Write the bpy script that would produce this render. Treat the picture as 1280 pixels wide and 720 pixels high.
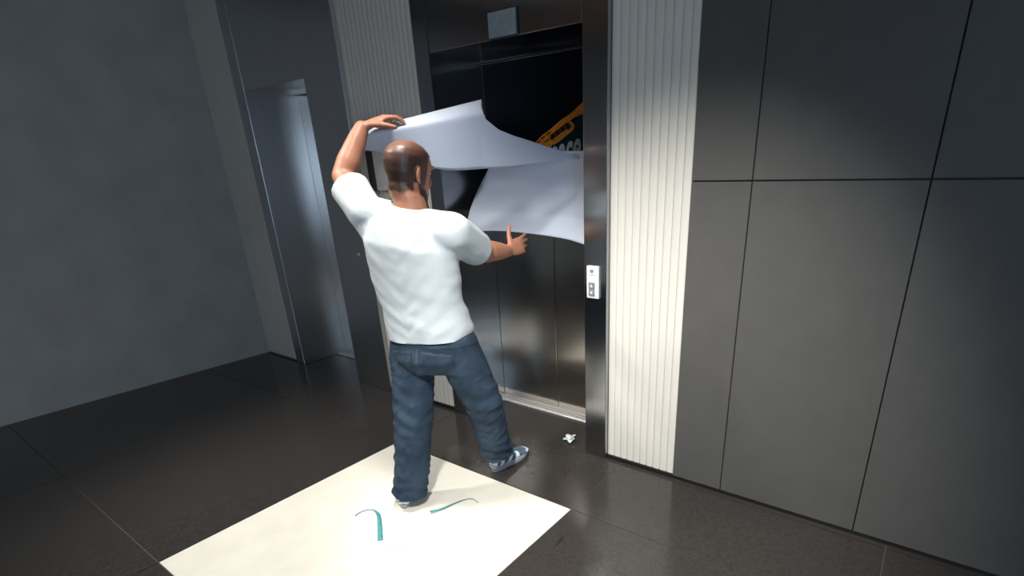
import bpy, bmesh, math, random
from mathutils import Vector, Matrix, noise

for o in list(bpy.data.objects):
    bpy.data.objects.remove(o)
SC = bpy.context.scene
COL = SC.collection
random.seed(7)

# ------------------------------------------------------------------ camera
S = 1.08                                   # room scale: lens height 1.53 m
FPX, PPX, PPY = 659.945, 702.997, 483.684      # focal length and principal point in 1280x720 pixels
CAM = Vector((1.227 * S, -2.123 * S, 1.42 * S))
YAW, PITCH, ROLL = 0.615, 0.391, -0.026
_f = Vector((-math.sin(YAW) * math.cos(PITCH), math.cos(YAW) * math.cos(PITCH), -math.sin(PITCH)))
_r = Vector((math.cos(YAW), math.sin(YAW), 0))
_u = _r.cross(_f)
CF = _f
CR = _r * math.cos(ROLL) + _u * math.sin(ROLL)
CU = _u * math.cos(ROLL) - _r * math.sin(ROLL)
cd = bpy.data.cameras.new('camera')
cam = bpy.data.objects.new('camera', cd)
COL.objects.link(cam)
M3 = Matrix((CR, CU, -CF)).transposed()
cam.matrix_world = Matrix.Translation(CAM) @ M3.to_4x4()
cd.sensor_width = 36
cd.lens = FPX / 1280 * 36
cd.shift_x = -(PPX - 640) / 1280
cd.shift_y = (PPY - 360) / 1280
cd.clip_start = 0.02
SC.camera = cam

# ------------------------------------------------------------------ world and exposure
w = bpy.data.worlds.new('world')
SC.world = w
w.use_nodes = True
w.node_tree.nodes['Background'].inputs[0].default_value = (0.55, 0.68, 0.9, 1)
w.node_tree.nodes['Background'].inputs[1].default_value = 0.05
SC.view_settings.view_transform = 'Standard'
SC.view_settings.look = 'None'
SC.view_settings.exposure = 0.0
SC.view_settings.gamma = 1
SC.view_settings.use_curve_mapping = False
CEIL = 2.95
# ceiling downlights: x, y, watts, cone degrees, target x, target y, target z
LAMPS = [(-1.75, -1.60, 270, 84, -0.8, -0.9, 0.4),
         (0.95, -2.25, 900, 57, 0.24, -0.10, 0.12),  # added and aimed low so the ribs brighten towards the floor
         (-0.50, -1.00, 215, 88, -0.50, -0.95, 0.0),
         (-0.8, -3.4, 260, 150, -0.8, -3.6, 0.0)]  # extra downlight, added to brighten the opposite wall for the steel reflections
LAMP_COL = (1.0, 0.96, 0.90)
FILL_W = 70


def ray(px, py):
    return CF + CR * ((px - PPX) / FPX) - CU * ((py - PPY) / FPX)


def at(px, py, d):
    return CAM + ray(px, py) * d


def ony(px, py, Y):
    d = ray(px, py)
    return CAM + d * ((Y - CAM.y) / d.y)


def onz(px, py, Z=0.0):
    d = ray(px, py)
    return CAM + d * ((Z - CAM.z) / d.z)


# ------------------------------------------------------------------ helpers
MATS = {}


def mat(name, col, rough=0.6, metal=0.0, col2=None, scale=8.0, stretch=(1, 1, 1), bump=0.0, bscale=None,
        spec=0.5, detail=4.0, contrast=(0.35, 0.65), coat=0.0, aniso=0.0, emit=None, sss=0.0):
    m = bpy.data.materials.new(name)
    m.use_nodes = True
    nt = m.node_tree
    b = nt.nodes['Principled BSDF']
    b.inputs['Base Color'].default_value = (*col, 1)
    b.inputs['Roughness'].default_value = rough
    b.inputs['Metallic'].default_value = metal
    b.inputs['Specular IOR Level'].default_value = spec
    b.inputs['Coat Weight'].default_value = coat
    b.inputs['Anisotropic'].default_value = aniso
    if sss:
        b.inputs['Subsurface Weight'].default_value = sss
        b.inputs['Subsurface Radius'].default_value = (0.02, 0.008, 0.004)
    tc = nt.nodes.new('ShaderNodeTexCoord')
    mp = nt.nodes.new('ShaderNodeMapping')
    mp.inputs['Scale'].default_value = stretch
    nt.links.new(tc.outputs['Object'], mp.inputs['Vector'])
    nz = nt.nodes.new('ShaderNodeTexNoise')
    nz.inputs['Scale'].default_value = scale
    nz.inputs['Detail'].default_value = detail
    nt.links.new(mp.outputs['Vector'], nz.inputs['Vector'])
    rp = nt.nodes.new('ShaderNodeValToRGB')
    c2 = col2 if col2 else tuple(c * 0.88 for c in col)
    rp.color_ramp.elements[0].position = contrast[0]
    rp.color_ramp.elements[1].position = contrast[1]
    rp.color_ramp.elements[0].color = (*c2, 1)
    rp.color_ramp.elements[1].color = (*col, 1)
    nt.links.new(nz.outputs['Fac'], rp.inputs['Fac'])
    nt.links.new(rp.outputs['Color'], b.inputs['Base Color'])
    if bump:
        n2 = nt.nodes.new('ShaderNodeTexNoise')
        n2.inputs['Scale'].default_value = bscale or scale
        n2.inputs['Detail'].default_value = 3
        nt.links.new(mp.outputs['Vector'], n2.inputs['Vector'])
        bp = nt.nodes.new('ShaderNodeBump')
        bp.inputs['Strength'].default_value = bump
        bp.inputs['Distance'].default_value = 0.01
        nt.links.new(n2.outputs['Fac'], bp.inputs['Height'])
        nt.links.new(bp.outputs['Normal'], b.inputs['Normal'])
    if emit:
        b.inputs['Emission Color'].default_value = (*emit[0], 1)
        b.inputs['Emission Strength'].default_value = emit[1]
    MATS[name] = m
    return m


def obj(name, me, m=None, parent=None, loc=None):
    o = bpy.data.objects.new(name, me)
    COL.objects.link(o)
    if m is not None and me is not None:
        me.materials.clear()
        me.materials.append(m)
    if parent is not None:
        o.parent = parent
    if loc is not None:
        o.location = loc
    return o


def tag(o, label, cat, group=None, kind=None):
    o['label'] = label
    if cat:
        o['category'] = cat
    if group:
        o['group'] = group
    if kind:
        o['kind'] = kind
    return o


def empty(name, loc=(0, 0, 0)):
    o = bpy.data.objects.new(name, None)
    COL.objects.link(o)
    o.location = loc
    o.empty_display_size = 0.1
    return o


def box_mesh(name, x0, x1, y0, y1, z0, z1, bev=0.0, seg=2):
    bm = bmesh.new()
    bmesh.ops.create_cube(bm, size=1)
    for v in bm.verts:
        v.co = Vector(((x0 + x1) / 2 + v.co.x * (x1 - x0), (y0 + y1) / 2 + v.co.y * (y1 - y0), (z0 + z1) / 2 + v.co.z * (z1 - z0)))
    if bev:
        bmesh.ops.bevel(bm, geom=list(bm.edges), offset=bev, segments=seg, profile=0.5, affect='EDGES')
    me = bpy.data.meshes.new(name)
    bm.to_mesh(me)
    bm.free()
    return me


def box(name, x0, x1, y0, y1, z0, z1, m, parent=None, bev=0.0, seg=2):
    """box in world coordinates whose origin is set at its centre-base, child coordinates corrected"""
    c = Vector(((x0 + x1) / 2, (y0 + y1) / 2, z0))
    me = box_mesh(name, x0 - c.x, x1 - c.x, y0 - c.y, y1 - c.y, 0, z1 - z0, bev, seg)
    o = obj(name, me, m)
    place(o, c, parent)
    return o


def world_loc(o):
    v = Vector(o.location)
    while o.parent is not None:
        o = o.parent
        v = v + Vector(o.location)
    return v


def place(o, c, parent=None):
    if parent is not None:
        o.parent = parent
        o.location = Vector(c) - world_loc(parent)
    else:
        o.location = c


def smooth(me):
    for p in me.polygons:
        p.use_smooth = True
    return me


def from_world(name, verts, faces, m, parent=None, shade=True, origin=None):
    """mesh from world-space verts; origin at base unless given"""
    vs = [Vector(v) for v in verts]
    if origin is None:
        lo = Vector([min(v[i] for v in vs) for i in range(3)])
        hi = Vector([max(v[i] for v in vs) for i in range(3)])
        origin = Vector(((lo.x + hi.x) / 2, (lo.y + hi.y) / 2, lo.z))
    me = bpy.data.meshes.new(name)
    me.from_pydata([v - origin for v in vs], [], faces)
    me.validate()
    if shade:
        smooth(me)
    o = obj(name, me, m)
    place(o, origin, parent)
    return o


# ------------------------------------------------------------------ materials
m_steel = mat('brushed_steel', (0.68, 0.645, 0.60), 0.19, 1.0, col2=(0.62, 0.59, 0.55), scale=3, stretch=(60, 60, 0.6), aniso=0.8)
m_steel_dark = mat('dark_steel', (0.46, 0.47, 0.49), 0.22, 1.0, col2=(0.42, 0.43, 0.45), scale=3, stretch=(60, 60, 0.6), aniso=0.8)
m_satin = mat('satin_steel', (0.66, 0.66, 0.68), 0.36, 1.0, col2=(0.61, 0.61, 0.63), scale=3, stretch=(60, 60, 0.6), aniso=0.7)
m_alu = mat('sill_aluminium', (0.75, 0.74, 0.72), 0.35, 0.6, scale=20, stretch=(1, 40, 1))
m_flute = mat('ribbed_cream', (0.72, 0.70, 0.64), 0.65, col2=(0.66, 0.64, 0.585), scale=3, stretch=(1, 1, 0.4), bump=0.05, bscale=60)
m_granite = mat('dark_granite', (0.042, 0.038, 0.035), 0.17, col2=(0.032, 0.029, 0.027), scale=70, spec=0.5, detail=8)
m_joint = mat('grout', (0.085, 0.08, 0.075), 0.8, scale=40)
m_cream = mat('cream_stone', (0.86, 0.83, 0.74), 0.28, col2=(0.80, 0.77, 0.68), scale=7, detail=8)
m_dimclad = mat('dim_cladding', (0.085, 0.084, 0.081), 0.6, col2=(0.078, 0.077, 0.075), scale=9, detail=6)  # toned dark so the right side reads dim
m_leftwall = mat('grey_plaster', (0.42, 0.42, 0.41), 0.75, col2=(0.37, 0.37, 0.36), scale=4, bump=0.05, bscale=40)
m_darkwall = mat('brown_wall', (0.30, 0.26, 0.225), 0.7, col2=(0.26, 0.225, 0.195), scale=5)
m_ceil = mat('dark_ceiling', (0.030, 0.033, 0.038), 0.8, scale=6)
m_wood = mat('wood_soffit', (0.50, 0.25, 0.14), 0.5, col2=(0.38, 0.18, 0.10), scale=4, stretch=(1, 14, 1))
m_base = mat('skirting_black', (0.012, 0.012, 0.013), 0.4, scale=10)
m_poster = mat('black_vinyl', (0.0030, 0.0042, 0.0085), 0.42, col2=(0.0018, 0.0024, 0.0050), scale=3, spec=0.12)
m_teal = mat('teal_print', (0.006, 0.030, 0.036), 0.5, scale=4, spec=0.15)
m_orange = mat('orange_print', (0.86, 0.30, 0.035), 0.5, col2=(0.66, 0.19, 0.022), scale=40, spec=0.15)
m_orange_d = mat('dark_orange_print', (0.14, 0.040, 0.010), 0.5, col2=(0.05, 0.018, 0.007), scale=70, spec=0.15)
m_ink = mat('black_print', (0.006, 0.006, 0.006), 0.5, scale=10, spec=0.15)
m_lettering = mat('white_print', (0.62, 0.64, 0.64), 0.5, scale=10, spec=0.15)
m_paper = mat('white_paper', (0.54, 0.59, 0.70), 0.5, col2=(0.515, 0.565, 0.675), scale=4, spec=0.35)  # bluish tint of the light put into the paper colour
m_plate = mat('call_plate_white', (0.74, 0.76, 0.75), 0.4, scale=15)
m_button = mat('button_grey', (0.22, 0.23, 0.24), 0.35, scale=30)
m_mark = mat('button_mark', (0.75, 0.75, 0.72), 0.5, scale=20)
m_indic = mat('indicator_glass', (0.30, 0.36, 0.38), 0.45, col2=(0.25, 0.29, 0.32), scale=25)
m_notice = mat('notice_white', (0.78, 0.78, 0.76), 0.5, scale=8)
m_frame = mat('notice_frame', (0.035, 0.036, 0.038), 0.4, scale=10)
m_skin = mat('skin', (0.46, 0.205, 0.125), 0.5, col2=(0.38, 0.16, 0.095), scale=14, sss=0.08)
m_hair = mat('buzzed_hair', (0.075, 0.036, 0.026), 0.55, col2=(0.045, 0.020, 0.015), scale=160)
m_beard = mat('beard', (0.05, 0.028, 0.02), 0.7, col2=(0.03, 0.016, 0.012), scale=180)
m_eye = mat('eye_white', (0.75, 0.73, 0.70), 0.3, scale=10)
m_iris = mat('iris_brown', (0.05, 0.025, 0.012), 0.25, scale=60)
m_lip = mat('lip', (0.34, 0.13, 0.10), 0.5, scale=40)
m_nail = mat('nail', (0.55, 0.30, 0.23), 0.35, scale=40)
m_shirt = mat('white_cotton', (0.60, 0.655, 0.68), 0.85, col2=(0.575, 0.63, 0.655), scale=6, bump=0.12, bscale=35, spec=0.2)
m_jean = mat('blue_denim', (0.040, 0.066, 0.100), 0.85, col2=(0.020, 0.036, 0.058), scale=9, detail=8, bump=0.15, bscale=60, spec=0.2)
m_jean2 = mat('denim_faded', (0.040, 0.064, 0.095), 0.85, col2=(0.024, 0.040, 0.062), scale=12, detail=8, spec=0.2)
m_seam = mat('denim_thread', (0.044, 0.062, 0.088), 0.8, scale=80)
m_shoe = mat('shoe_blue', (0.10, 0.17, 0.26), 0.5, col2=(0.06, 0.10, 0.16), scale=18)
m_shoe_w = mat('shoe_white', (0.80, 0.83, 0.86), 0.45, scale=20)
m_sole = mat('shoe_sole', (0.30, 0.32, 0.36), 0.6, scale=20)
m_tealtape = mat('teal_ribbon', (0.09, 0.36, 0.37), 0.5, col2=(0.07, 0.30, 0.31), scale=30)
m_scrap = mat('white_scrap', (0.72, 0.80, 0.82), 0.5, scale=60)
m_sliver = mat('dark_sliver', (0.008, 0.008, 0.008), 0.6, scale=60)
m_lampring = mat('lamp_ring', (0.6, 0.6, 0.6), 0.4, scale=10)
m_lens = mat('lamp_lens', (0.9, 0.9, 0.9), 0.5, scale=10, emit=(LAMP_COL, 14.0))
m_glowpane = mat('added_glowing_pane', (0.8, 0.85, 0.9), 0.4, scale=5, emit=((0.55, 0.75, 1.0), 2.2))  # glow of the added window, no lamp of the lobby

# ------------------------------------------------------------------ the setting
XL, XR, YF, YB = -3.7, 3.0, -4.6, 0.0
A0, B0, TW = 0.097 * S, -0.480 * S, 1.194 * S        # joints read off the floor
floor = box('floor', XL - 0.1, XR + 0.1, YF - 0.1, 0.45, -0.08, -0.003, m_joint)
tag(floor, 'dark polished granite floor with one cream stone inlay before the elevator', None, kind='structure')
xs = [A0 + TW * k for k in range(-4, 4)]
ys = [0.45, B0, B0 - TW, B0 - 2 * TW, B0 - 3 * TW, B0 - 4 * TW]
G = 0.0025
for i in range(len(xs) - 1):
    for j in range(len(ys) - 1):
        x0, x1 = max(xs[i], XL - 0.1), min(xs[i + 1], XR + 0.1)
        y1, y0 = ys[j], max(ys[j + 1], YF - 0.1)
        if x1 - x0 < 0.05 or y1 - y0 < 0.05:
            continue
        cream = (i == 3 and j == 1)
        t = box('tile', x0 + G, x1 - G, y0 + G, y1 - G, -0.02, 0.0, m_cream if cream else m_granite, floor)
        if cream:
            t['label'] = 'cream stone tile'

# ribbed cream cladding in panels between the elevator portals, each rib a piece
wall_back = box('wall_back', XL - 0.1, XR + 0.1, 0.45, 0.55, 0, CEIL, m_darkwall)
tag(wall_back, 'elevator wall clad in vertical cream ribs', None, kind='structure')
RIBW = 0.0385
pr = []
for k in range(9):
    a = math.pi * k / 8
    pr.append((-math.cos(a) * (RIBW * 0.5 - 0.0007), -math.sin(a) * 0.0042))
pr = [(pr[0][0], 0.02)] + pr + [(pr[-1][0], 0.02)]
vs, fs = [], []
n = len(pr)
for z in (0.02, CEIL):
    vs += [(x, y, z) for x, y in pr]
for k in range(n - 1):
    fs.append((k, k + 1, n + k + 1, n + k))
fs.append(tuple(range(n - 1, -1, -1)))
fs.append(tuple(range(n, 2 * n)))
rib_me = bpy.data.meshes.new('slat')
rib_me.from_pydata(vs, [], fs)
rib_me.materials.append(m_flute)


def ribs(x0, x1, parent):
    k = max(1, round((x1 - x0) / RIBW))
    for i in range(k):
        o = bpy.data.objects.new('slat', rib_me)
        COL.objects.link(o)
        o.scale = ((x1 - x0) / k / RIBW, 1, 1)
        place(o, (x0 + (i + 0.5) * (x1 - x0) / k, 0.0185, 0.0), parent)


EX0, EX1 = -1.205, 0.0            # outer edges of the elevator portal
E2X1, E2X0 = -1.877, -3.17        # the neighbouring portal
PX = 0.40                          # where the ribs end beside the portal
def backing(x0, x1):
    box('backing', x0, x1, 0.03, 0.45, 0.0, CEIL, m_flute, wall_back)


for a, b in ((EX1, PX), (E2X1, EX0), (XL, E2X0)):
    backing(a, b)
    ribs(a, b, wall_back)

# invented cladding beside the ribs, toned dark for a dim side, in tall panels
wall_side = box('wall_pier', PX, XR + 0.1, 0.03, 0.45, 0, CEIL, m_joint)
tag(wall_side, 'invented cladding panels, coloured dark for a dim side, beside the cream ribs', None, kind='structure')
pxs = [PX + 0.003, PX + 0.26, PX + 0.86, PX + 1.46, PX + 2.06, XR]
for i in range(len(pxs) - 1):
    for z0, z1 in ((0.02, 1.47), (1.475, CEIL)):
        box('panel', pxs[i] + 0.002, pxs[i + 1] - 0.002, 0.0, 0.035, z0, z1, m_dimclad, wall_side, 0.002, 1)

bb = box('baseboard_right', EX1 + 0.001, XR, 0.004, 0.03, 0.0, 0.022, m_base)
tag(bb, 'low black skirting under the ribbed wall', None, kind='structure')
bb = box('baseboard_middle', E2X1 + 0.001, EX0 - 0.001, 0.004, 0.03, 0.0, 0.022, m_base)
tag(bb, 'low black skirting between the elevators', None, kind='structure')

wl = box('wall_left', XL - 0.1, XL, YF, 0.45, 0, CEIL, m_leftwall)
tag(wl, 'plain grey plaster end wall', None, kind='structure')
wr = box('wall_right', XR, XR + 0.1, YF, 0.45, 0, CEIL, m_darkwall)
tag(wr, 'dark brown side wall', None, kind='structure')
wf = box('wall_front', XL, XR, YF - 0.1, YF, 0, CEIL, m_darkwall)
tag(wf, 'dark brown wall opposite the elevators', None, kind='structure')
ce = box('ceiling', XL - 0.1, XR + 0.1, YF - 0.1, 0.55, CEIL, CEIL + 0.1, m_ceil)
tag(ce, 'dark flat ceiling', None, kind='structure')
so = box('trim_1', XL, XR, -3.55, -2.65, CEIL - 0.05, CEIL - 0.002, m_wood)
tag(so, 'brown wooden soffit band on the ceiling', None, kind='structure')

# daylight window added in the side wall, unseen behind the camera, for bluish light
win = empty('added_window_1', (XR - 0.001, -3.3, 0.9))
tag(win, 'added frosted window, out of view, giving cool daylight', None, kind='structure')
box('pane', XR - 0.012, XR - 0.004, -3.95, -2.65, 0.95, 2.15, m_glowpane, win)
for a in ((-4.0, -3.95, 0.9, 2.2), (-2.65, -2.6, 0.9, 2.2), (-3.95, -2.65, 0.9, 0.95), (-3.95, -2.65, 2.15, 2.2), (-3.32, -3.28, 0.95, 2.15)):
    box('added_window_frame', XR - 0.035, XR - 0.001, a[0], a[1], a[2], a[3], m_frame, win)
la = bpy.data.lights.new('fill', 'AREA')
la.shape = 'RECTANGLE'
la.size, la.size_y = 1.2, 1.2
la.energy = FILL_W
la.color = (0.55, 0.76, 1.0)
lo = bpy.data.objects.new('fill', la)
COL.objects.link(lo)
lo.matrix_world = Matrix.Translation((XR - 0.05, -3.3, 1.55)) @ Vector((-1, 0.25, -0.1)).to_track_quat('-Z', 'Y').to_matrix().to_4x4()


def disc_mesh(name, r0, r1, z0, z1, seg=32):
    bm = bmesh.new()
    prof = [(r0, z0), (r1, z0), (r1, z1), (r0, z1)]
    rings = []
    for k in range(seg):
        a = 2 * math.pi * k / seg
        rings.append([bm.verts.new((r * math.cos(a), r * math.sin(a), z)) for r, z in prof])
    for k in range(seg):
        A, B = rings[k], rings[(k + 1) % seg]
        for q in range(4):
            bm.faces.new((A[q], B[q], B[(q + 1) % 4], A[(q + 1) % 4]))
    bmesh.ops.recalc_face_normals(bm, faces=bm.faces)
    me = bpy.data.meshes.new(name)
    bm.to_mesh(me)
    bm.free()
    return me


for i, (x, y, wt, cone, tx, ty, tz) in enumerate(LAMPS):
    d = empty('ceiling_downlight', (x, y, CEIL - 0.012))
    tag(d, 'unseen round recessed downlight in the dark ceiling', 'downlight', 'ceiling downlights')
    obj('ring', disc_mesh('ring', 0.085, 0.11, 0, 0.011), m_lampring, d)
    obj('lens', disc_mesh('lens', 0.0005, 0.084, 0.006, 0.0115), m_lens, d)
    L = bpy.data.lights.new('spot', 'SPOT')
    L.energy = wt
    L.color = LAMP_COL
    L.spot_size = math.radians(cone)
    L.spot_blend = 0.9
    L.shadow_soft_size = 0.11
    lo = obj('spot', None)
    bpy.data.objects.remove(lo)
    lo = bpy.data.objects.new('spot', L)
    COL.objects.link(lo)
    lo.parent = d
    lo.location = (0, 0, -0.01)
    lo.rotation_euler = (Vector((tx, ty, tz)) - Vector((x, y, CEIL))).to_track_quat('-Z', 'Y').to_euler()

# ------------------------------------------------------------------ elevator portals
JY0, JY1, DOORY = -0.012, 0.445, 0.40
HEADZ = 2.115


def elevator(x0, x1, jl, jr, label, m_jamb):
    e = empty('elevator', ((x0 + x1) / 2, 0.2, 0))
    tag(e, label, 'elevator', None)
    box('jamb', x0 + 0.001, x0 + jl, JY0, JY1, 0.0, CEIL - 0.001, m_jamb, e, 0.004, 2)
    box('jamb', x1 - jr, x1 - 0.001, JY0, JY1, 0.0, CEIL - 0.001, m_jamb, e, 0.004, 2)
    box('header', x0 + jl + 0.002, x1 - jr - 0.002, JY0 + 0.004, JY1, HEADZ + 0.003, CEIL - 0.001, m_jamb, e, 0.004, 2)
    o0, o1 = x0 + jl + 0.001, x1 - jr - 0.001
    mid = (o0 + o1) / 2
    box('door_panel', o0, mid - 0.002, DOORY, DOORY + 0.03, 0.016, HEADZ, m_steel, e, 0.003, 2)
    box('door_panel', mid + 0.002, o1, DOORY, DOORY + 0.03, 0.016, HEADZ, m_steel, e, 0.003, 2)
    s = box('sill', o0, o1, DOORY - 0.085, JY1, 0.0, 0.012, m_alu, e, 0.002, 1)
    for k in range(2):
        box('groove', o0 + 0.01, o1 - 0.01, DOORY - 0.055 + 0.025 * k, DOORY - 0.05 + 0.025 * k, 0.0121, 0.0128, m_base, s)
    return e, o0, o1


elev, OX0, OX1 = elevator(EX0, EX1, 0.108, 0.133, 'steel elevator portal with closed doors carrying a half-covered black poster', m_steel_dark)
elev2, _, _ = elevator(E2X0, E2X1, 0.118, 0.40, 'bare steel elevator portal beyond the ribbed panel with the notice', m_satin)
# tiny key switch on the wide jamb of the neighbouring portal
k = ony(448, 318, JY0)
me = disc_mesh('key_switch', 0.002, 0.011, 0, 0.006, 16)
ks = obj('key_switch', me, m_alu)
ks.rotation_euler = (math.radians(90), 0, 0)
place(ks, (k.x, JY0, k.z), elev2)

# indicator plate on the header
a, b = ony(612, 33, JY0), ony(646, 26, JY0)
cx, cz = (a.x + b.x) / 2, (a.z + b.z) / 2
ip = box('indicator_plate', a.x, b.x, JY0 - 0.012, JY0 - 0.0005, cz - 0.052, cz + 0.052, m_indic, elev, 0.003, 2)
ip['label'] = 'pale grey floor indicator plate'
box('indicator_rim', a.x - 0.006, b.x + 0.006, JY0 - 0.006, JY0 - 0.0002, cz - 0.058, cz + 0.058, m_frame, ip, 0.002, 1)

# call panel on the right jamb
a, b = ony(734.5, 331.5, JY0), ony(749.5, 373.5, JY0)
px0, px1, pz0, pz1 = a.x, b.x, b.z, a.z
cp = box('call_panel', px0, px1, JY0 - 0.012, JY0 - 0.0005, pz0, pz1, m_plate, elev, 0.004, 2)
cp['label'] = 'white call panel with two grey buttons'
pw, ph = px1 - px0, pz1 - pz0
for fz in (0.08, 0.30):
    bt = box('call_button', px0 + pw * 0.20, px0 + pw * 0.70, JY0 - 0.017, JY0 - 0.012, pz0 + ph * fz, pz0 + ph * (fz + 0.20), m_button, cp, 0.003, 2)


def flat_poly(name, pts2d, y, m, parent, thick=0.0012):
    """flat printed shape in the xz plane at depth y (front face towards -y)"""
    n = len(pts2d)
    vs = [Vector((p[0], y - thick, p[1])) for p in pts2d] + [Vector((p[0], y, p[1])) for p in pts2d]
    fs = [tuple(range(n)), tuple(range(2 * n - 1, n - 1, -1))]
    fs += [(k, n + k, n + (k + 1) % n, (k + 1) % n) for k in range(n)]
    o = from_world(name, vs, fs, m, parent, shade=False)
    bm = bmesh.new()
    bm.from_mesh(o.data)
    bmesh.ops.triangulate(bm, faces=[f for f in bm.faces if len(f.verts) > 4])
    bmesh.ops.recalc_face_normals(bm, faces=bm.faces)
    bm.to_mesh(o.data)
    bm.free()
    return o


bcx = px0 + pw * 0.45
for fz, up in ((0.18, -1), (0.40, 1)):
    z = pz0 + ph * fz
    flat_poly('arrow_mark', [(bcx - 0.008, z - 0.007 * up), (bcx + 0.008, z - 0.007 * up), (bcx, z + 0.009 * up)], JY0 - 0.017, m_mark, cp)
# small printed emblem and line at the top of the panel
z = pz0 + ph * 0.84
flat_poly('printed_emblem', [(bcx + 0.011 * math.cos(t * math.pi / 6), z + 0.009 * math.sin(t * math.pi / 6)) for t in range(12)], JY0 - 0.012, m_button, cp, 0.0006)
flat_poly('printed_line', [(bcx - 0.013, z - 0.020), (bcx + 0.015, z - 0.020), (bcx + 0.015, z - 0.017), (bcx - 0.013, z - 0.017)], JY0 - 0.012, m_button, cp, 0.0006)

# ------------------------------------------------------------------ notice on the ribs between the portals
a, b = ony(459, 188, 0.0), ony(493, 238, 0.0)
nx0, nx1, nz0, nz1 = a.x, -1.45, b.z, a.z + 0.12
no = empty('framed_notice', ((nx0 + nx1) / 2, 0.0, nz0))
tag(no, 'white notice board with a dark edge on the cream ribs behind the man', 'notice')
box('board', nx0, nx1, -0.006, 0.0095, nz0, nz1, m_notice, no, 0.002, 1)
box('frame_edge', nx0 - 0.004, nx0 + 0.052, -0.018, 0.0095, nz0 - 0.004, nz1 + 0.004, m_frame, no, 0.003, 1)
box('frame_edge', nx1 - 0.012, nx1 + 0.004, -0.018, 0.0095, nz0 - 0.004, nz1 + 0.004, m_frame, no, 0.003, 1)

# ------------------------------------------------------------------ poster on the doors
PY = DOORY - 0.0012
po = empty('poster', ((OX0 + OX1) / 2, PY, 1.30))
tag(po, 'black vinyl poster with an orange trumpet stuck across the elevator doors', 'poster')
box('printed_sheet', OX0 + 0.004, OX1 - 0.004, PY - 0.0012, PY + 0.0008, 1.30, HEADZ - 0.004, m_poster, po)
FY = PY - 0.0014


def pp(px, py):
    v = ony(px, py, FY)
    return (v.x, v.z)


def poly_px(name, pts, m, lift=0.0):
    return flat_poly(name, [pp(*p) for p in pts], FY - lift, m, po, 0.0010)


# teal corner behind the trumpet
poly_px('teal_field', [(694, 190), (700, 172), (718, 152), (728, 141), (770, 124), (775, 200), (735, 200)], m_teal)
# bell and lead pipe running up to the right, out behind the jamb
poly_px('trumpet_tube', [(664, 184), (678, 169), (690, 160), (700, 151), (712, 143), (722, 134), (731, 125), (745, 108), (760, 88), (778, 60), (790, 96), (772, 116),
                         (752, 131), (738, 139), (727, 143), (716, 148), (704, 160), (696, 168), (692, 178), (688, 186), (676, 192)], m_orange, 0.001)
# tuning slide: an outlined rounded bar
def capsule_px(p0, p1, r, n=9):
    ax = math.atan2(p1[1] - p0[1], p1[0] - p0[0])
    out = []
    for k in range(n):
        t = ax + math.pi / 2 + math.pi * k / (n - 1)
        out.append((p0[0] + r * math.cos(t), p0[1] + r * math.sin(t)))
    for k in range(n):
        t = ax - math.pi / 2 + math.pi * k / (n - 1)
        out.append((p1[0] + r * math.cos(t), p1[1] + r * math.sin(t)))
    return out


poly_px('tuning_slide', capsule_px((691, 174), (711, 158), 7.2), m_orange, 0.002)
poly_px('slide_opening', capsule_px((692, 171.5), (710, 157.5), 4.3), m_orange_d, 0.003)
for q in ((692, 171), (698, 166.5), (704, 162), (710, 157.5)):
    poly_px('valve', capsule_px((q[0] - 0.8, q[1] - 2.2), (q[0] + 0.8, q[1] + 2.2), 1.5, 6), m_ink, 0.004)
poly_px('slide_brace', capsule_px((693, 174.5), (709, 162.5), 1.0, 5), m_orange, 0.0045)
for q in ((673, 178), (679, 172), (684, 176), (686, 167)):
    poly_px('tube_mark', capsule_px((q[0] - 2, q[1] + 1.6), (q[0] + 2, q[1] - 1.6), 0.9, 5), m_orange_d, 0.0025)  # dark orange marks printed on the tube
# white brush lettering under the trumpet, its feet hidden by the paper
fc = bpy.data.curves.new('lettering', 'FONT')
fc.body = 'oace'
fc.size = 1.0
fc.shear = 0.22
fc.extrude = 0.004
fc.offset = 0.022
fo = bpy.data.objects.new('tmp', fc)
COL.objects.link(fo)
bpy.context.view_layer.update()
lm = bpy.data.meshes.new_from_object(fo.evaluated_get(bpy.context.evaluated_depsgraph_get()))
bpy.data.objects.remove(fo)
xs_ = [v.co.x for v in lm.vertices]
ys_ = [v.co.y for v in lm.vertices]
x0_, x1_, y0_, y1_ = min(xs_), max(xs_), min(ys_), max(ys_)
TL, TR, BL = ony(687, 185, FY), ony(726, 172, FY), ony(693, 214, FY)
wx = TR.x - TL.x
for v in lm.vertices:
    fx = (v.co.x - x0_) / (x1_ - x0_)
    fy = (v.co.y - y0_) / (y1_ - y0_)
    top = TL.z + (TR.z - TL.z) * fx + 0.0
    v.co = Vector((TL.x + wx * fx, -v.co.z * 0.2, top - (1 - fy) * (TL.z - BL.z)))
lo_ = obj('lettering', lm, m_lettering)
place(lo_, (0, FY - 0.002, 0), po)
lo_['label'] = 'white brush lettering, lower half covered'

# ------------------------------------------------------------------ the white backing paper, peeled
def lerp(a, b, t):
    return a + (b - a) * t


def interp(tab, x):
    if x <= tab[0][0]:
        return tab[0][1]
    for (a, p), (b, q) in zip(tab, tab[1:]):
        if x <= b:
            t = (x - a) / (b - a)
            return p + (q - p) * t
    return tab[-1][1]


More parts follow.
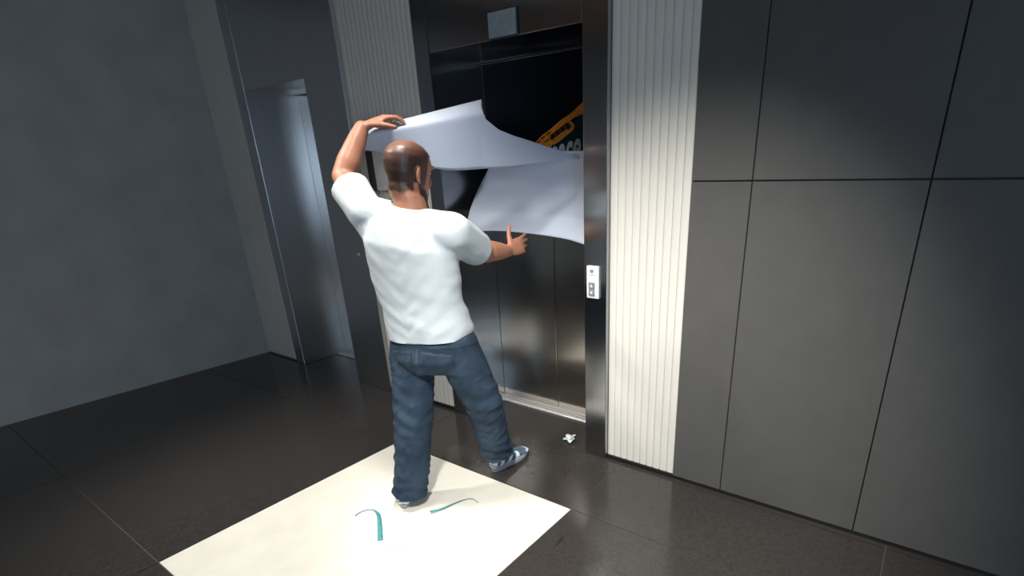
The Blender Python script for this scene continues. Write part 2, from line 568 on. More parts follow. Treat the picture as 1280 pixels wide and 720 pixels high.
def smoothtab(tab, x):
    # catmull-rom through the table
    n = len(tab)
    if x <= tab[0][0]:
        return tab[0][1]
    if x >= tab[-1][0]:
        return tab[-1][1]
    for i in range(n - 1):
        if x <= tab[i + 1][0]:
            break
    x1, y1 = tab[i]
    x2, y2 = tab[i + 1]
    x0, y0 = tab[i - 1] if i > 0 else (2 * x1 - x2, 2 * y1 - y2)
    x3, y3 = tab[i + 2] if i + 2 < n else (2 * x2 - x1, 2 * y2 - y1)
    m1 = (y2 - y0) / (x2 - x0) * (x2 - x1)
    m2 = (y3 - y1) / (x3 - x1) * (x2 - x1)
    t = (x - x1) / (x2 - x1)
    return (2 * t ** 3 - 3 * t ** 2 + 1) * y1 + (t ** 3 - 2 * t ** 2 + t) * m1 + (-2 * t ** 3 + 3 * t ** 2) * y2 + (t ** 3 - t ** 2) * m2


def depth_at_y(px, py, Y):
    d = ray(px, py)
    return (Y - CAM.y) / d.y


def grid(name, rows, m, parent, solid=0.0012):
    nu = len(rows[0])
    vs = [p for r_ in rows for p in r_]
    fs = []
    for i in range(len(rows) - 1):
        for j in range(nu - 1):
            a = i * nu + j
            fs.append((a, a + 1, a + nu + 1, a + nu))
    o = from_world(name, vs, fs, m, parent)
    md = o.modifiers.new('thickness', 'SOLIDIFY')
    md.thickness = solid
    md.offset = 0
    return o


HAND_D = 2.38
dC = depth_at_y(728, 195, 0.28)
bp = empty('backing_paper', tuple(at(640, 250, 2.7)))
tag(bp, 'large sheet of white backing paper pulled off the poster by the man', 'paper')
top_t = [(443, 166), (460, 159), (480, 153), (520, 143), (560, 133), (600, 123), (601, 133), (607, 149), (623, 162), (642, 169.5), (660, 175), (683, 183), (710, 191), (732, 196), (756, 202)]
bot_t = [(443, 186), (470, 191), (490, 198), (520, 207), (560, 213), (600, 211), (640, 208), (690, 202), (732, 198), (756, 204)]
dep_t = [(443, HAND_D + 0.03), (480, HAND_D + 0.015), (540, 2.41), (600, 2.48), (660, 2.61), (732, dC), (756, dC + 0.03)]
rows = []
NV = 22
cols = [443 + (756 - 443) * i / 90 for i in range(91)]
cols = sorted(set(cols + [599, 600, 600.5, 601, 602, 603.5, 605, 607, 609]))
for j in range(NV + 8):
    row = []
    for x in cols:
        yt = interp(top_t, x)
        yb = smoothtab(bot_t, x)
        d = smoothtab(dep_t, x)
        roll = 1.0 if x < 598 else max(0.0, 1 - (x - 598) / 8)
        rr = 0.045
        back = Vector((CF.x, CF.y, 0)).normalized()
        yv = smoothtab([(443, 166), (520, 143), (600, 123), (645, 114), (690, 122), (732, 150), (756, 165)], x)   # the fold line runs on beyond the torn edge
        far = max(0.0, min(1.0, (x - 600) / 130))

        def bulge(py):
            tt = max(0.0, (py - yv) / (yb - yv))
            ph = min(1.0, tt / 0.26) * math.pi / 2
            return rr * (1 - math.sin(ph)) * (1 - far) + 0.11 * max(0, tt - 0.2) * (1 - 0.8 * far)
        if j < 8:                       # folded over the top, going down the back
            a = math.pi / 2 * (1 - j / 8)
            p = at(x, yt, d) + back * bulge(yt)
            r2 = rr * roll + 0.0005
            row.append(p + back * (r2 * math.sin(a)) - Vector((0, 0, r2 * (1 - math.cos(a)) + 0.03 * roll * max(0, 3 - j) / 3)))
        else:
            t = (j - 8) / (NV - 1)
            py = lerp(yt, yb, t)
            row.append(at(x, py, d) + back * bulge(py))
    rows.append(row)
grid('upper_fold', rows, m_paper, bp)

left_t = [(0.0, 618), (0.2, 611), (0.4, 601), (0.6, 592), (0.8, 585.5), (1.0, 583)]
rows = []
for j in range(31):
    t = j / 30
    row = []
    x0 = smoothtab(left_t, t)
    for i in range(41):
        s = i / 40
        x = lerp(x0, 762, s)
        ytop = lerp(190, 188, s)
        ybot = smoothtab([(0, 290), (0.2, 288.5), (0.45, 292), (0.7, 299), (0.83, 306), (1, 315)], s)
        y = lerp(ytop, ybot, t)
        Y = 0.25 + 0.085 * math.sin(math.pi * min(1.0, t / 0.75)) - 0.13 * t ** 3 * (1 - 0.4 * s) - 0.15 * (1 - s) ** 2 * (0.35 + 0.65 * t)
        row.append(ony(x, y, Y))
    rows.append(row)
grid('lower_fold', rows, m_paper, bp)

# ------------------------------------------------------------------ scraps on the floor
def ribbon(name, pts, width, m, label, cat, twist=0.0, group=None):
    """narrow strip lying on the floor along pixel points"""
    P = [onz(px, py, 0.0) for px, py in pts]
    # resample smooth
    Q = []
    n = len(P)
    for i in range(n - 1):
        p0, p1, p2, p3 = P[max(i - 1, 0)], P[i], P[i + 1], P[min(i + 2, n - 1)]
        for k in range(6):
            t = k / 6
            Q.append(0.5 * ((2 * p1) + (p2 - p0) * t + (2 * p0 - 5 * p1 + 4 * p2 - p3) * t * t + (3 * p1 - p0 - 3 * p2 + p3) * t ** 3))
    Q.append(P[-1])
    vs, fs = [], []
    N = len(Q)
    for i, q in enumerate(Q):
        tg = (Q[min(i + 1, N - 1)] - Q[max(i - 1, 0)]).normalized()
        s = tg.cross(Vector((0, 0, 1))).normalized()
        u = i / (N - 1)
        ang = twist * math.sin(math.pi * u)
        wv = s * math.cos(ang) + Vector((0, 0, 1)) * math.sin(ang)
        wd = interp(width, u)
        lift = 0.0016 + abs(math.sin(ang)) * wd * 0.5
        vs += [q + Vector((0, 0, lift)) + wv * wd / 2, q + Vector((0, 0, lift)) - wv * wd / 2]
    for i in range(N - 1):
        fs.append((2 * i, 2 * i + 1, 2 * i + 3, 2 * i + 2))
    o = from_world(name, vs, fs, m)
    md = o.modifiers.new('thickness', 'SOLIDIFY')
    md.thickness = 0.001
    md.offset = 0
    tag(o, label, cat, group)
    return o


ribbon('ribbon_scrap', [(444, 645), (452, 640), (464, 637.5), (471, 641), (474, 648), (475, 660), (475.5, 676)],
       [(0, 0.008), (0.35, 0.007), (0.55, 0.020), (1, 0.024)], m_tealtape, 'teal ribbon scrap bent like a hook on the cream tile', 'ribbon', 0.5)
ribbon('ribbon_scrap', [(538, 641), (552, 637), (566, 631), (580, 625.5), (590, 624), (598, 628.5)],
       [(0, 0.030), (0.1, 0.022), (0.5, 0.016), (0.8, 0.006), (1, 0.003)], m_tealtape, 'teal ribbon scrap in a tapering wave on the cream tile', 'ribbon', 0.5)
ribbon('paper_strip', [(478, 680), (490, 684.5), (502, 685.5), (514, 685.5)],
       [(0, 0.012), (0.5, 0.018), (1, 0.006)], m_notice, 'thin white strip lying beside the hooked ribbon scrap', 'paper', 0.15)
ribbon('tape_sliver', [(694.5, 682), (699, 677), (704, 671)], [(0, 0.004), (0.5, 0.010), (1, 0.004)], m_sliver,
       'short black sliver lying on the dark granite', 'scrap', 0.3)

# crumpled scrap in front of the sill
c = onz(713, 551)
vs, fs = [], []
cs = empty('crumpled_scrap', c)
tag(cs, 'small crumpled white scrap on the dark floor before the door sill', 'scrap')
for k, (az, el, ln) in enumerate(((20, 55, 0.042), (165, 35, 0.040), (215, 10, 0.044), (300, 12, 0.046), (340, 35, 0.036))):
    az, el = math.radians(az), math.radians(el)
    d = Vector((math.cos(az) * math.cos(el), math.sin(az) * math.cos(el), math.sin(el)))
    s = d.cross(Vector((0, 0, 1))).normalized()
    up = s.cross(d)
    vs, fs = [], []
    for i in range(6):
        u = i / 5
        wd = 0.006 + 0.012 * math.sin(math.pi * min(1, u * 0.9 + 0.1))
        for j in range(3):
            v = j - 1
            vs.append(c + Vector((0, 0, 0.013)) + d * (ln * u) + s * (wd * v) + up * (0.006 * v * v - 0.012 * u * u))
    for i in range(5):
        for j in range(2):
            q = i * 3 + j
            fs.append((q, q + 1, q + 4, q + 3))
    o = from_world('fold', vs, fs, m_scrap, cs)
    md = o.modifiers.new('thickness', 'SOLIDIFY')
    md.thickness = 0.0015

# ------------------------------------------------------------------ the man
def V(*a):
    return Vector(a)


class Vol:
    """collects closed tapered shapes, then fuses them into one continuous skin"""
    def __init__(self):
        self.v, self.f = [], []

    def loft(self, rings):
        b = len(self.v)
        n = len(rings[0])
        for r_ in rings:
            self.v += r_
        for i in range(len(rings) - 1):
            for j in range(n):
                k = (j + 1) % n
                self.f.append((b + i * n + j, b + i * n + k, b + (i + 1) * n + k, b + (i + 1) * n + j))
        self.f.append(tuple(b + j for j in range(n - 1, -1, -1)))
        self.f.append(tuple(b + (len(rings) - 1) * n + j for j in range(n)))

    def ell(self, c, ax, ay, n=20, sq=1.0):
        out = []
        for j in range(n):
            t = 2 * math.pi * j / n
            cx, sx = math.cos(t), math.sin(t)
            if sq != 1.0:
                cx = math.copysign(abs(cx) ** sq, cx)
                sx = math.copysign(abs(sx) ** sq, sx)
            out.append(c + ax * cx + ay * sx)
        return out

    def ball(self, c, ax, ay, az, n=10):
        rings = []
        for i in range(1, n):
            a = math.pi * i / n
            rings.append(self.ell(c + az * -math.cos(a), ax * math.sin(a), ay * math.sin(a), 16))
        self.loft(rings)

    def chain(self, pts, rad, n=16):
        """tapered tube with round ends through points"""
        for i in range(len(pts) - 1):
            p, q, r0, r1 = pts[i], pts[i + 1], rad[i], rad[i + 1]
            d = (q - p)
            if d.length < 1e-6:
                continue
            d.normalize()
            s = d.orthogonal().normalized()
            t = d.cross(s)
            rings = []
            for k in range(5, 0, -1):
                a = k / 5 * math.pi / 2 * 0.97
                rings.append(self.ell(p - d * (r0 * math.sin(a)), s * (r0 * math.cos(a)), t * (r0 * math.cos(a)), n))
            for k in range(0, 5):
                u = k / 4
                rings.append(self.ell(p.lerp(q, u), s * lerp(r0, r1, u), t * lerp(r0, r1, u), n))
            for k in range(1, 6):
                a = k / 5 * math.pi / 2 * 0.97
                rings.append(self.ell(q + d * (r1 * math.sin(a)), s * (r1 * math.cos(a)), t * (r1 * math.cos(a)), n))
            self.loft(rings)

    def fuse(self, voxel, smooth_it=4):
        me = bpy.data.meshes.new('tmp')
        me.from_pydata(self.v, [], self.f)
        bm = bmesh.new()
        bm.from_mesh(me)
        bmesh.ops.recalc_face_normals(bm, faces=bm.faces)
        bm.to_mesh(me)
        bm.free()
        o = bpy.data.objects.new('tmp', me)
        COL.objects.link(o)
        md = o.modifiers.new('r', 'REMESH')
        md.mode = 'VOXEL'
        md.voxel_size = voxel
        sm = o.modifiers.new('s', 'SMOOTH')
        sm.factor = 0.5
        sm.iterations = smooth_it
        bpy.context.view_layer.update()
        out = bpy.data.meshes.new_from_object(o.evaluated_get(bpy.context.evaluated_depsgraph_get()))
        bpy.data.objects.remove(o)
        return out


def displace(me, fn):
    ns = [v.normal.copy() for v in me.vertices]
    for v, nn in zip(me.vertices, ns):
        v.co = v.co + nn * fn(v.co, nn)


def cut(me, planes):
    """planes: (point, outward normal, reach) - drops what lies beyond, near the point"""
    bm = bmesh.new()
    bm.from_mesh(me)
    for p, nn, reach in planes:
        fs = [f for f in bm.faces if (f.calc_center_median() - p).length < reach]
        es = {e for f in fs for e in f.edges}
        vv = {v for f in fs for v in f.verts}
        bmesh.ops.bisect_plane(bm, geom=list(vv) + list(es) + fs, plane_co=p, plane_no=nn, clear_outer=False)
        bm.faces.ensure_lookup_table()
        dele = [f for f in bm.faces if (f.calc_center_median() - p).length < reach and (f.calc_center_median() - p).dot(nn) > 1e-5]
        bmesh.ops.delete(bm, geom=dele, context='FACES')
    bmesh.ops.delete(bm, geom=[v for v in bm.verts if not v.link_faces], context='VERTS')
    bm.to_mesh(me)
    bm.free()


def patch(me, name, pred, off, m, parent, solid=0.0):
    """a shell over the part of a surface where pred holds"""
    keep = [p for p in me.polygons if pred(p.center, p.normal)]
    idx = {}
    vs, fs = [], []
    for p in keep:
        f = []
        for i in p.vertices:
            if i not in idx:
                idx[i] = len(vs)
                vs.append(me.vertices[i].co + me.vertices[i].normal * off)
            f.append(idx[i])
        fs.append(f)
    if not vs:
        return None
    o = from_world(name, vs, fs, m, parent)
    if solid:
        md = o.modifiers.new('thickness', 'SOLIDIFY')
        md.thickness = solid
        md.offset = -1
    return o


# joints: where each sits in the room
J = {k: at(*v) for k, v in dict(
    pel=(540, 409, 2.406), low=(543, 448, 2.441), waist=(524, 365, 2.329), chest=(512, 305, 2.236), neck=(514, 260, 2.194), head=(510, 216, 2.165),
    ls=(459, 268, 2.256), le=(429, 221, 2.350), lw=(452, 160, 2.360),
    rs=(566, 290, 2.161), re=(599, 314, 2.406), rw=(633, 314, 2.580),
    lhip=(513, 420, 2.443), lk=(518, 520, 2.513), la=(511, 606, 2.623),
    rhip=(566, 418, 2.371), rk=(604, 500, 2.570), ra=(621, 554, 2.843)).items()}
FW = V(-0.29, 0.957, 0).normalized()       # where the body faces
RT = V(FW.y, -FW.x, 0)
UPZ = V(0, 0, 1)
man = empty('person', ((J['la'].x + J['ra'].x) / 2, (J['la'].y + J['ra'].y) / 2, 0))
tag(man, 'man in white t-shirt and blue jeans peeling paper off the elevator poster', 'person')

body = Vol()
SHR = (J['rs'] - J['ls']).normalized()     # shoulder line


def torso(vol, prof):
    rings = []
    for c, rt, hw, hd, fwd in prof:
        f_ = (FW - rt * FW.dot(rt)).normalized()
        rings.append(vol.ell(c + f_ * fwd, rt * hw, f_ * hd, 28, 0.9))
    vol.loft(rings)


HIPR = (RT + V(0, 0, 0.03)).normalized()
def mixr(t):
    return HIPR.lerp(SHR, t).normalized()


torso(body, [(J['low'], mixr(0), 0.10, 0.08, 0), (J['pel'], mixr(0), 0.155, 0.105, 0), (J['waist'], mixr(.4), 0.145, 0.098, 0.0),
             (J['chest'], mixr(.9), 0.165, 0.105, 0), (J['chest'].lerp(J['neck'], .55), SHR, 0.15, 0.085, -0.005), (J['neck'], SHR, 0.06, 0.06, 0)])
# head frame
HF = V(0.02, 0.97, -0.20).normalized()
HR = HF.cross(UPZ).normalized()
HR = (HR + V(0, 0, -0.06)).normalized()
HU = HR.cross(HF).normalized()
HC = J['head'] + V(0, 0, 0.0)
HS = 1.0


def hp(x, y, z):
    return HC + (HR * x + HF * y + HU * z) * HS


prof = [(-.128, .080, .040, .022), (-.112, .094, -.005, .042), (-.080, .098, -.050, .057), (-.045, .094, -.078, .066), (-.01, .092, -.094, .073),
        (.03, .094, -.102, .078), (.06, .090, -.100, .078), (.085, .074, -.086, .069), (.103, .050, -.062, .053), (.116, .018, -.030, .027)]
body.loft([body.ell(hp(0, (a + b) / 2, z), HR * hw * HS, HF * ((a - b) / 2) * HS, 24, 0.93) for z, a, b, hw in prof])
body.chain([J['neck'] - UPZ * 0.03, J['neck'] + UPZ * 0.03, hp(0, -0.02, -0.06)], [0.076, 0.066, 0.061])
body.chain([hp(0, .092, .025), hp(0, .112, -.022), hp(0, .104, -.034)], [0.010, 0.0135, 0.014], 10)        # nose
body.chain([hp(-.014, .098, -.034), hp(.014, .098, -.034)], [0.0095, 0.0095], 10)
body.chain([hp(-.05, .078, .036), hp(-.018, .092, .034)], [0.0085, 0.010], 10)                                # brows
body.chain([hp(.05, .078, .036), hp(.018, .092, .034)], [0.0085, 0.010], 10)
body.chain([hp(-.02, .091, -.071), hp(.02, .091, -.071)], [0.0075, 0.0075], 10)                              # mouth
body.ball(hp(0, .083, -.112), HR * .022, HF * .018, HU * .018)                                               # chin
for s in (-1, 1):                                                                                            # ears
    ec = hp(s * .080, -.012, -.005)
    fl = (HR * s * 0.55 - HF * 0.8).normalized()
    body.ball(ec, fl * .017, HU.cross(fl) * .0075, HU * .034)
    body.chain([hp(s * .074, .004, -.034), hp(s * .077, -.004, -.024)], [0.008, 0.009], 8)
# arms
for a, b, c in (('ls', 'le', 'lw'), ('rs', 're', 'rw')):
    sgn = -1 if a == 'ls' else 1
    root = J['chest'].lerp(J['neck'], .6) + SHR * (0.09 * sgn)
    p1, p2, p3 = J[a], J[b], J[c]
    body.chain([root, p1], [0.055, 0.058])
    body.chain([p1, p1.lerp(p2, .4), p2, p2.lerp(p3, .3), p2.lerp(p3, .75), p3], [0.058, 0.054, 0.048, 0.052, 0.041, 0.031])


def hand(vol, wrist, d, pn, curls, spread=0.10, thumb_out=0.9, scale=1.0, thumb_curl=0.3):
    """d along the hand, pn out of the palm; thumb side = derived sign passed in 'side'"""
    d = d.normalized()
    pn = (pn - d * pn.dot(d)).normalized()
    side = hand.side * d.cross(pn)
    k = scale
    rings = []
    for u, hw, ht in ((-.02, .026, .019), (.01, .030, .018), (.04, .040, .0165), (.075, .043, .0145), (.096, .041, .0120)):
        rings.append(vol.ell(wrist + d * (u * k), side * hw * k, pn * ht * k, 18, 0.85))
    vol.loft(rings)
    tips = []
    for i, (off, ln, base) in enumerate(((.032, .072, .094), (.011, .080, .098), (-.011, .074, .094), (-.032, .058, .084))):
        ang = spread * (1.5 - i)
        fd = (d * math.cos(ang) + side * math.sin(ang)).normalized()
        p = wrist + d * (base * k) + side * (off * k)
        pts = [p - fd * .02 * k, p]
        c_ = 0
        for q, (fr, cu) in enumerate(zip((.45, .30, .25), curls[i])):
            c_ += cu
            pts.append(pts[-1] + (fd * math.cos(c_) + pn * math.sin(c_)) * (ln * fr * k))
        vol.chain(pts, [.0095 * k, .0095 * k, .0088 * k, .0082 * k, .0070 * k], 10)
        tips.append((pts[-1], (pts[-1] - pts[-2]).normalized(), pn, c_, fd))
    # thumb leaves the side of the palm near its base
    p = wrist + d * (.022 * k) + side * (.026 * k)
    t0 = (d * math.cos(thumb_out) + side * math.sin(thumb_out) + pn * 0.25).normalized()
    t1 = (t0 + pn * thumb_curl + d * 0.35).normalized()
    t2 = (t1 + pn * thumb_curl + d * 0.45).normalized()
    pts = [p, p + t0 * .042 * k, p + t0 * .042 * k + t1 * .034 * k, p + t0 * .042 * k + t1 * .034 * k + t2 * .024 * k]
    vol.chain(pts, [.014 * k, .0125 * k, .0105 * k, .0085 * k], 10)
    tips.append((pts[-1], t2, pn, 0, t2))
    return tips


# left hand: over the folded edge of the paper, thumb on the near side
hd = (at(484, 146, 2.39) - J['lw'])
hand.side = 1
pn_l = (V(0, 0, -1) + V(CF.x, CF.y, 0) * 0.15)
# thumb must come out on the camera's side
if (hd.cross(pn_l)).dot(V(CF.x, CF.y, 0)) > 0:
    hand.side = -1
tips_l = hand(body, J['lw'] + hd.normalized() * 0.02, hd, pn_l, [(.35, .5, .4)] * 4, 0.05, 0.75, 1.08, 0.35)
# right hand: reaching to the hanging paper, thumb up
hd = (at(659, 303, 2.68) - J['rw'])
pn_r = V(CF.x, CF.y, 0) + V(-0.3, 0, -0.1)
hand.side = 1
if (hd.cross(pn_r)).dot(UPZ) < 0:
    hand.side = -1
tips_r = hand(body, J['rw'] + hd.normalized() * 0.02, hd, pn_r, [(.15, .25, .2), (.25, .3, .2), (.35, .35, .25), (.45, .4, .3)], 0.09, 1.15, 1.0, 0.1)
# legs
for h_, k_, a_ in (('lhip', 'lk', 'la'), ('rhip', 'rk', 'ra')):
    body.chain([J[h_], J[h_].lerp(J[k_], .5), J[k_], J[k_].lerp(J[a_], .35), J[a_]], [0.078, 0.068, 0.054, 0.055, 0.038])
FEET = []
for nm, heel, dr in (('la', onz(506, 634), V(-0.55, 0.83, 0).normalized()), ('ra', onz(618, 589), V(0.06, 0.99, 0).normalized())):
    FEET.append((heel, dr))
    body.chain([J[nm], heel + dr * 0.05 + UPZ * 0.045, heel + dr * 0.17 + UPZ * 0.03], [0.034, 0.026, 0.015])
bme = body.fuse(0.0052, 3)
smooth(bme)
bo = obj('body', bme, m_skin)
place(bo, (0, 0, 0), man)
bo['label'] = 'tanned skin of head, arms and hands'


# hair: close crop over the skull, thinner at the crown
def hloc(p):
    q = (p - HC) / HS
    return q.dot(HR), q.dot(HF), q.dot(HU)


def hair_pred(p, n_):
    x, y, z = hloc(p)
    if abs(x) > .1 or abs(y) > .13 or z < -.11 or z > .14:
        return False
    if abs(x) > .0815 and -.055 < z < .045 and y > -.06:
        return False                      # ears
    if y > .034:
        return z > .070 + 0.22 * (y - .05) and y < .088
    if y > .004:
        return z > -.060 and abs(x) > .045 or z > .06          # sideburn
    if y > -.022:
        return z > -.035
    return z > -.078 + 0.012 * noise.noise(p * 40) + 0.5 * max(0, y + .05)


m_hair.node_tree.nodes['Principled BSDF'].inputs['Sheen Weight'].default_value = 0.0
hair = patch(bme, 'hair', hair_pred, 0.0028, m_hair, man)
hair['label'] = 'close-cropped dark brown hair, thin at the crown'
# crown thinning: scalp shows through between the cropped hairs
nt = m_hair.node_tree
tc = nt.nodes.new('ShaderNodeTexCoord')
sub = nt.nodes.new('ShaderNodeVectorMath')
sub.operation = 'DISTANCE'
sub.inputs[1].default_value = hp(-.012, -.038, .122) - world_loc(hair)
nt.links.new(tc.outputs['Object'], sub.inputs[0])
mr = nt.nodes.new('ShaderNodeMapRange')
mr.inputs['From Min'].default_value = 0.035
mr.inputs['From Max'].default_value = 0.115
mr.inputs['To Min'].default_value = 0.85
mr.inputs['To Max'].default_value = 0.0
nt.links.new(sub.outputs['Value'], mr.inputs['Value'])
mx = nt.nodes.new('ShaderNodeMix')
mx.data_type = 'RGBA'
bs = nt.nodes['Principled BSDF']
src = bs.inputs['Base Color'].links[0].from_socket
nt.links.new(mr.outputs['Result'], mx.inputs['Factor'])
nt.links.new(src, mx.inputs[6])
mx.inputs[7].default_value = (0.25, 0.105, 0.065, 1)
nt.links.new(mx.outputs[2], bs.inputs['Base Color'])
bs.inputs['Roughness'].default_value = 0.42


def beard_pred(p, n_):
    x, y, z = hloc(p)
    if abs(x) > .1 or y > .125 or z > .0 or z < -.14 or y < .004:
        return False
    if abs(x) > .0815:
        return False
    if z > -.045 - 0.9 * max(0, y - .03) - 0.0:
        return y < .030 and abs(x) > .05
    if abs(x) < .024 and -.082 < z < -.060:
        return False
    return True


patch(bme, 'beard', beard_pred, 0.0022, m_beard, man)
for s in (-1, 1):
    e = Vol()
    e.ball(hp(s * .032, .0735, .014), HR * .0135, HF * .0125, HU * .0105, 10)
    eo = from_world('eye', e.v, e.f, m_eye, man)
    e = Vol()
    e.ball(hp(s * .032, .0845, .014), HR * .0058, HF * .0026, HU * .0058, 8)
    from_world('iris', e.v, e.f, m_iris, eo)
    e = Vol()
    e.chain([hp(s * .015, .1015, .038), hp(s * .032, .0975, .043), hp(s * .049, .085, .039)], [.0035, .004, .003], 8)
    from_world('eyebrow', e.v, e.f, m_beard, man)
e = Vol()
e.chain([hp(-.019, .0965, -.0705), hp(0, .1005, -.069), hp(.019, .0965, -.0705)], [.003, .0042, .003], 8)
from_world('lips', e.v, e.f, m_lip, man)
for tp, td, pn, c_, fd in tips_l + tips_r:
    sd = td.cross(pn).normalized()
    nn = sd.cross(td).normalized()
    if nn.dot(pn) > 0:
        nn = -nn
    e = Vol()
    e.ball(tp + nn * .0068 - td * .001, td * .0062, sd * .0048, nn * .0016, 8)
    from_world('fingernail', e.v, e.f, m_nail, man)

# t-shirt ---------------------------------------------------------------
sh = Vol()
hemc = J['pel'] + UPZ * -0.035
torso(sh, [(hemc - UPZ * 0.05, mixr(0), 0.194, 0.146, -.006), (hemc + UPZ * 0.03, mixr(.1), 0.199, 0.146, -0.005), (J['waist'].lerp(J['pel'], .4), mixr(.3), 0.196, 0.136, -.002),
           (J['waist'], mixr(.5), 0.199, 0.132, 0), (J['waist'].lerp(J['chest'], .6), mixr(.8), 0.208, 0.134, 0), (J['chest'], mixr(.9), 0.206, 0.130, 0),
           (J['chest'].lerp(J['neck'], .45), SHR, 0.178, 0.108, -0.012), (J['chest'].lerp(J['neck'], .8), SHR, 0.118, 0.088, -0.012), (J['neck'] + UPZ * 0.005, SHR, 0.076, 0.076, 0)])
SLEEVE = []
for a, b, ln, r1 in (('ls', 'le', .66, .085), ('rs', 're', .86, .080)):
    sgn = -1 if a == 'ls' else 1
    root = J['chest'].lerp(J['neck'], .55) + SHR * (0.085 * sgn)
    end = J[a].lerp(J[b], ln)
    sh.chain([root, J[a] + UPZ * .003], [0.078, 0.078])
    sh.chain([J[a], J[a].lerp(J[b], ln * .5), end, end + (J[b] - J[a]).normalized() * .06], [0.079, 0.080, r1, r1])
    sh.chain([J['chest'] + SHR * (0.12 * sgn), J[a].lerp(J[b], ln * .35)], [0.085, 0.074])
    SLEEVE.append((end, (J[b] - J[a]).normalized(), 0.15))
shm = sh.fuse(0.0085, 6)
ax0, ax1 = J['pel'], J['neck']


def shirt_fold(p, n_):
    x, z = (p - J['waist']).dot(RT), (p - J['waist']).z
    a = noise.noise(V(x * 3.5 + 3.1, z * 17 + x * 7, p.y * 3)) * 0.0085
    b = noise.noise(V(x * 9, z * 24 - abs(x) * 18, p.y * 8 + 9)) * 0.0045
    lowf = max(0.0, min(1.0, (0.22 - z) / 0.3))
    return (a + b) * (0.35 + 0.9 * lowf)


displace(shm, shirt_fold)
cut(shm, [(hemc + V(0, 0, 0.0), (-UPZ + RT * 0.04).normalized(), 0.5), (J['neck'] + UPZ * 0.020, (UPZ - FW * -0.22).normalized(), 0.084)] + SLEEVE)
smooth(shm)
so_ = obj('t_shirt', shm, m_shirt)
place(so_, (0, 0, 0), man)
md = so_.modifiers.new('thickness', 'SOLIDIFY')
md.thickness = 0.0025
md.offset = -1
so_['label'] = 'white short-sleeved cotton t-shirt'

# jeans -----------------------------------------------------------------
je = Vol()
torso(je, [(J['low'] - UPZ * 0.045, mixr(0), 0.115, 0.105, 0), (J['low'] + UPZ * .02, mixr(0), 0.172, 0.130, -0.012), (J['pel'] - UPZ * 0.05, mixr(0), 0.186, 0.132, -0.012),
           (J['pel'], mixr(0), 0.180, 0.124, -0.004), (J['pel'] + UPZ * 0.05, mixr(.1), 0.172, 0.116, 0)])
HEMS = []
for s, h_, k_, a_, rr in ((-1, 'lhip', 'lk', 'la', (.100, .098, .088, .084, .079, .083)), (1, 'rhip', 'rk', 'ra', (.104, .100, .090, .085, .080, .082))):
    H, K, A = J[h_] - UPZ * .045, J[k_], J[a_]
    end = A - UPZ * (0.045 if s < 0 else 0.05)
    je.chain([H, H.lerp(K, .5), K, K.lerp(end, .5), K.lerp(end, .85), end, end + (end - K).normalized() * .06], list(rr) + [rr[-1]])
    HEMS.append((end, (end - K).normalized() * 0.75 - UPZ * 0.25, 0.15))
HEMS = [(p, n_.normalized(), r_) for p, n_, r_ in HEMS]
jm = je.fuse(0.0068, 8)


def jean_fold(p, n_):
    d = 0.0
    for k_, a_, hm in (('lk', 'la', 0), ('rk', 'ra', 1)):
        q = (p - HEMS[hm][0])
        if (p - J[k_].lerp(HEMS[hm][0], .6)).length < 0.30:
            u = max(0.0, 1 - q.length / 0.30)
            d += math.sin(q.z * 105 + noise.noise(p * 9) * 3.2 + q.x * 12) * 0.0075 * u * u ** .5
        kz = (p - J[k_])
        u = max(0.0, 1 - kz.length / 0.2)
        d += math.sin(kz.z * 70 + kz.x * 28 + noise.noise(p * 7) * 3) * 0.006 * u
    d += noise.noise(V(p.x * 14, p.y * 14, p.z * 9)) * 0.006
    sx = (p - J['low']).dot(RT)
    w_ = noise.noise(V(p.x * 5, p.y * 5, p.z * 5))
    low_ = max(0.0, min(1.0, (J['pel'].z - 0.07 - p.z) / 0.12))
    rg = 1 - abs(noise.noise(V(sx * 6 + 4, p.y * 5, p.z * 13 + sx * 9 + w_ * 1.5))) * 3.2      # sharp creases across the leg
    d += max(0.0, rg) ** 2 * 0.0058 * (0.6 + 0.4 * math.sin(p.z * 9)) * low_
    rg = 1 - abs(noise.noise(V(sx * 7 - 8, p.y * 7, p.z * 16 - sx * 14 + w_))) * 3.6
    d += max(0.0, rg) ** 2 * 0.004 * low_
    cz = p - J['low']
    u = max(0.0, 1 - cz.length / 0.22)
    d += math.sin(cz.z * 60 - abs(cz.dot(RT)) * 55) * 0.004 * u
    return d


displace(jm, jean_fold)
cut(jm, [(J['pel'] + UPZ * 0.03, UPZ, 0.4)] + HEMS)
jm.update()
smooth(jm)
jo = obj('jeans', jm, m_jean)
place(jo, (0, 0, 0), man)
md = jo.modifiers.new('thickness', 'SOLIDIFY')
md.thickness = 0.003
md.offset = -1
jo['label'] = 'loose dark blue denim jeans'
wz = J['pel'].z - 0.012
patch(jm, 'waistband', lambda p, n_: wz - .040 < p.z + (p - J['pel']).dot(RT) * 0.03 < wz, 0.003, m_jean2, jo)


def pocket(cx):
    def f(p, n_):
        q = p - J['pel']
        x, z, y = q.dot(RT), q.z, q.dot(FW)
        if y > -0.02 or n_.dot(FW) > -0.15:
            return False
        u = x - cx
        return abs(u) < 0.062 and -0.205 + abs(u) * 0.5 < z < -0.075 - u * 0.15 * (1 if cx > 0 else -1)
    return f


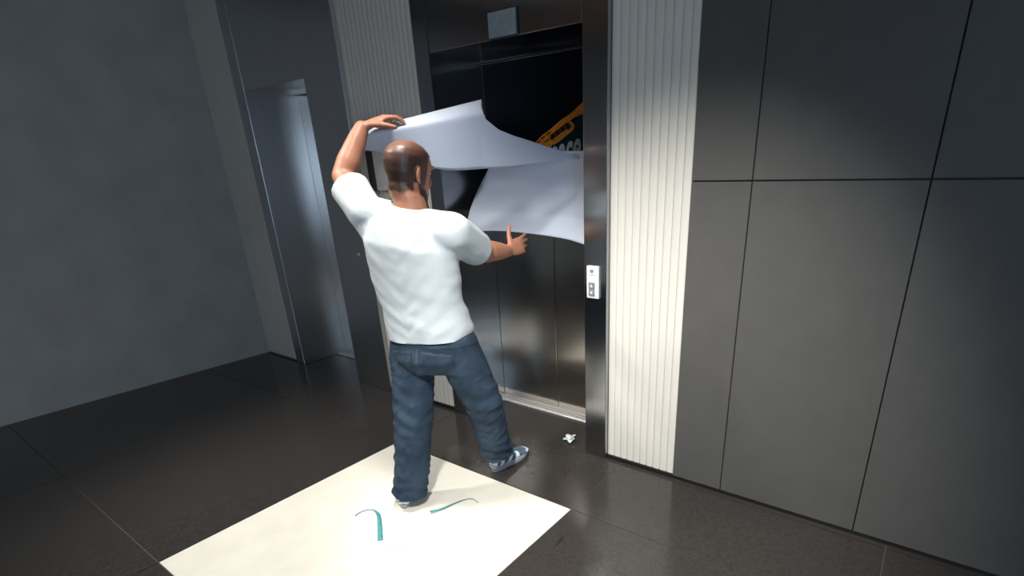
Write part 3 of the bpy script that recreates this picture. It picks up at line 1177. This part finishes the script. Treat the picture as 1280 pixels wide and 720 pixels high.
for cx in (-.088, .092):
    pk = patch(jm, 'back_pocket', pocket(cx), 0.0035, m_jean2, jo)
    pf = pocket(cx)

    def rim(p, n_, pf=pf, cx=cx):
        if not pf(p, n_):
            return False
        q = p - J['pel']
        return q.z > -0.084 - (q.dot(RT) - cx) * 0.15 * (1 if cx > 0 else -1)
    patch(jm, 'pocket_seam', rim, 0.0048, m_seam, jo)
patch(jm, 'centre_seam', lambda p, n_: abs((p - J['low']).dot(RT) + 0.002) < 0.006 and n_.dot(FW) < -0.2 and wz - .16 < p.z < wz - .04, 0.002, m_seam, jo)

# shoes -----------------------------------------------------------------
for heel, dr in FEET:
    sd = dr.cross(UPZ)
    up = Vol()
    base = heel - dr * 0.012
    pr_ = [(0.000, .026, .050), (0.012, .034, .078), (0.045, .037, .088), (0.085, .038, .088), (0.125, .042, .074), (0.17, .047, .058), (0.215, .047, .048), (0.25, .040, .042), (0.275, .024, .034)]
    rings = []
    for u, hw, ht in pr_:
        r_ = []
        for j in range(20):
            t = 2 * math.pi * j / 20
            cx, sz = math.cos(t), math.sin(t)
            cx = math.copysign(abs(cx) ** .75, cx)
            r_.append(base + dr * u + sd * (hw * cx) + UPZ * (0.022 + (ht - .022) * 0.5 * (1 + sz)))
        rings.append(r_)
    up.loft(rings)
    um = up.fuse(0.006, 3)
    smooth(um)
    shoe = obj('shoe', um, m_shoe)
    place(shoe, (0, 0, 0), man)
    shoe['label'] = 'blue running shoe with white overlays'

    def stripes(p, n_, base=base, dr=dr, sd=sd):
        q = p - base
        u, x, z = q.dot(dr), q.dot(sd), q.z
        if z < .026:
            return False
        if u < .018:
            return z < .066 and abs(x) < .030 and not (0.038 < z < .046)
        if abs(x) > .014 and u < .20:
            return math.sin(u * 105 - z * 60) > 0.15 and z < .080
        return u > .235 and z < .040
    patch(um, 'white_overlay', stripes, 0.0022, m_shoe_w, shoe)
    sl = Vol()
    rings = []
    N = 26
    for zz, gr in ((0.0, 0.001), (0.006, 0.004), (0.022, 0.005), (0.031, 0.001)):
        r_ = []
        for j in range(N):
            t = 2 * math.pi * j / N
            u = 0.137 - math.cos(t) * 0.143
            hw = interp([(0 - .01, .026), (0.03, .036), (0.09, .037), (0.17, .049), (0.22, .047), (0.29, .03)], u)
            r_.append(base + dr * (0.137 - math.cos(t) * (0.138 + gr)) + sd * (math.sin(t) * 0 + math.copysign(min(1, abs(math.sin(t)) ** .6), math.sin(t)) * (hw + gr)) + UPZ * (zz + 0.0008))
        rings.append(r_)
    sl.loft(rings)
    from_world('sole', sl.v, sl.f, m_sole, shoe)
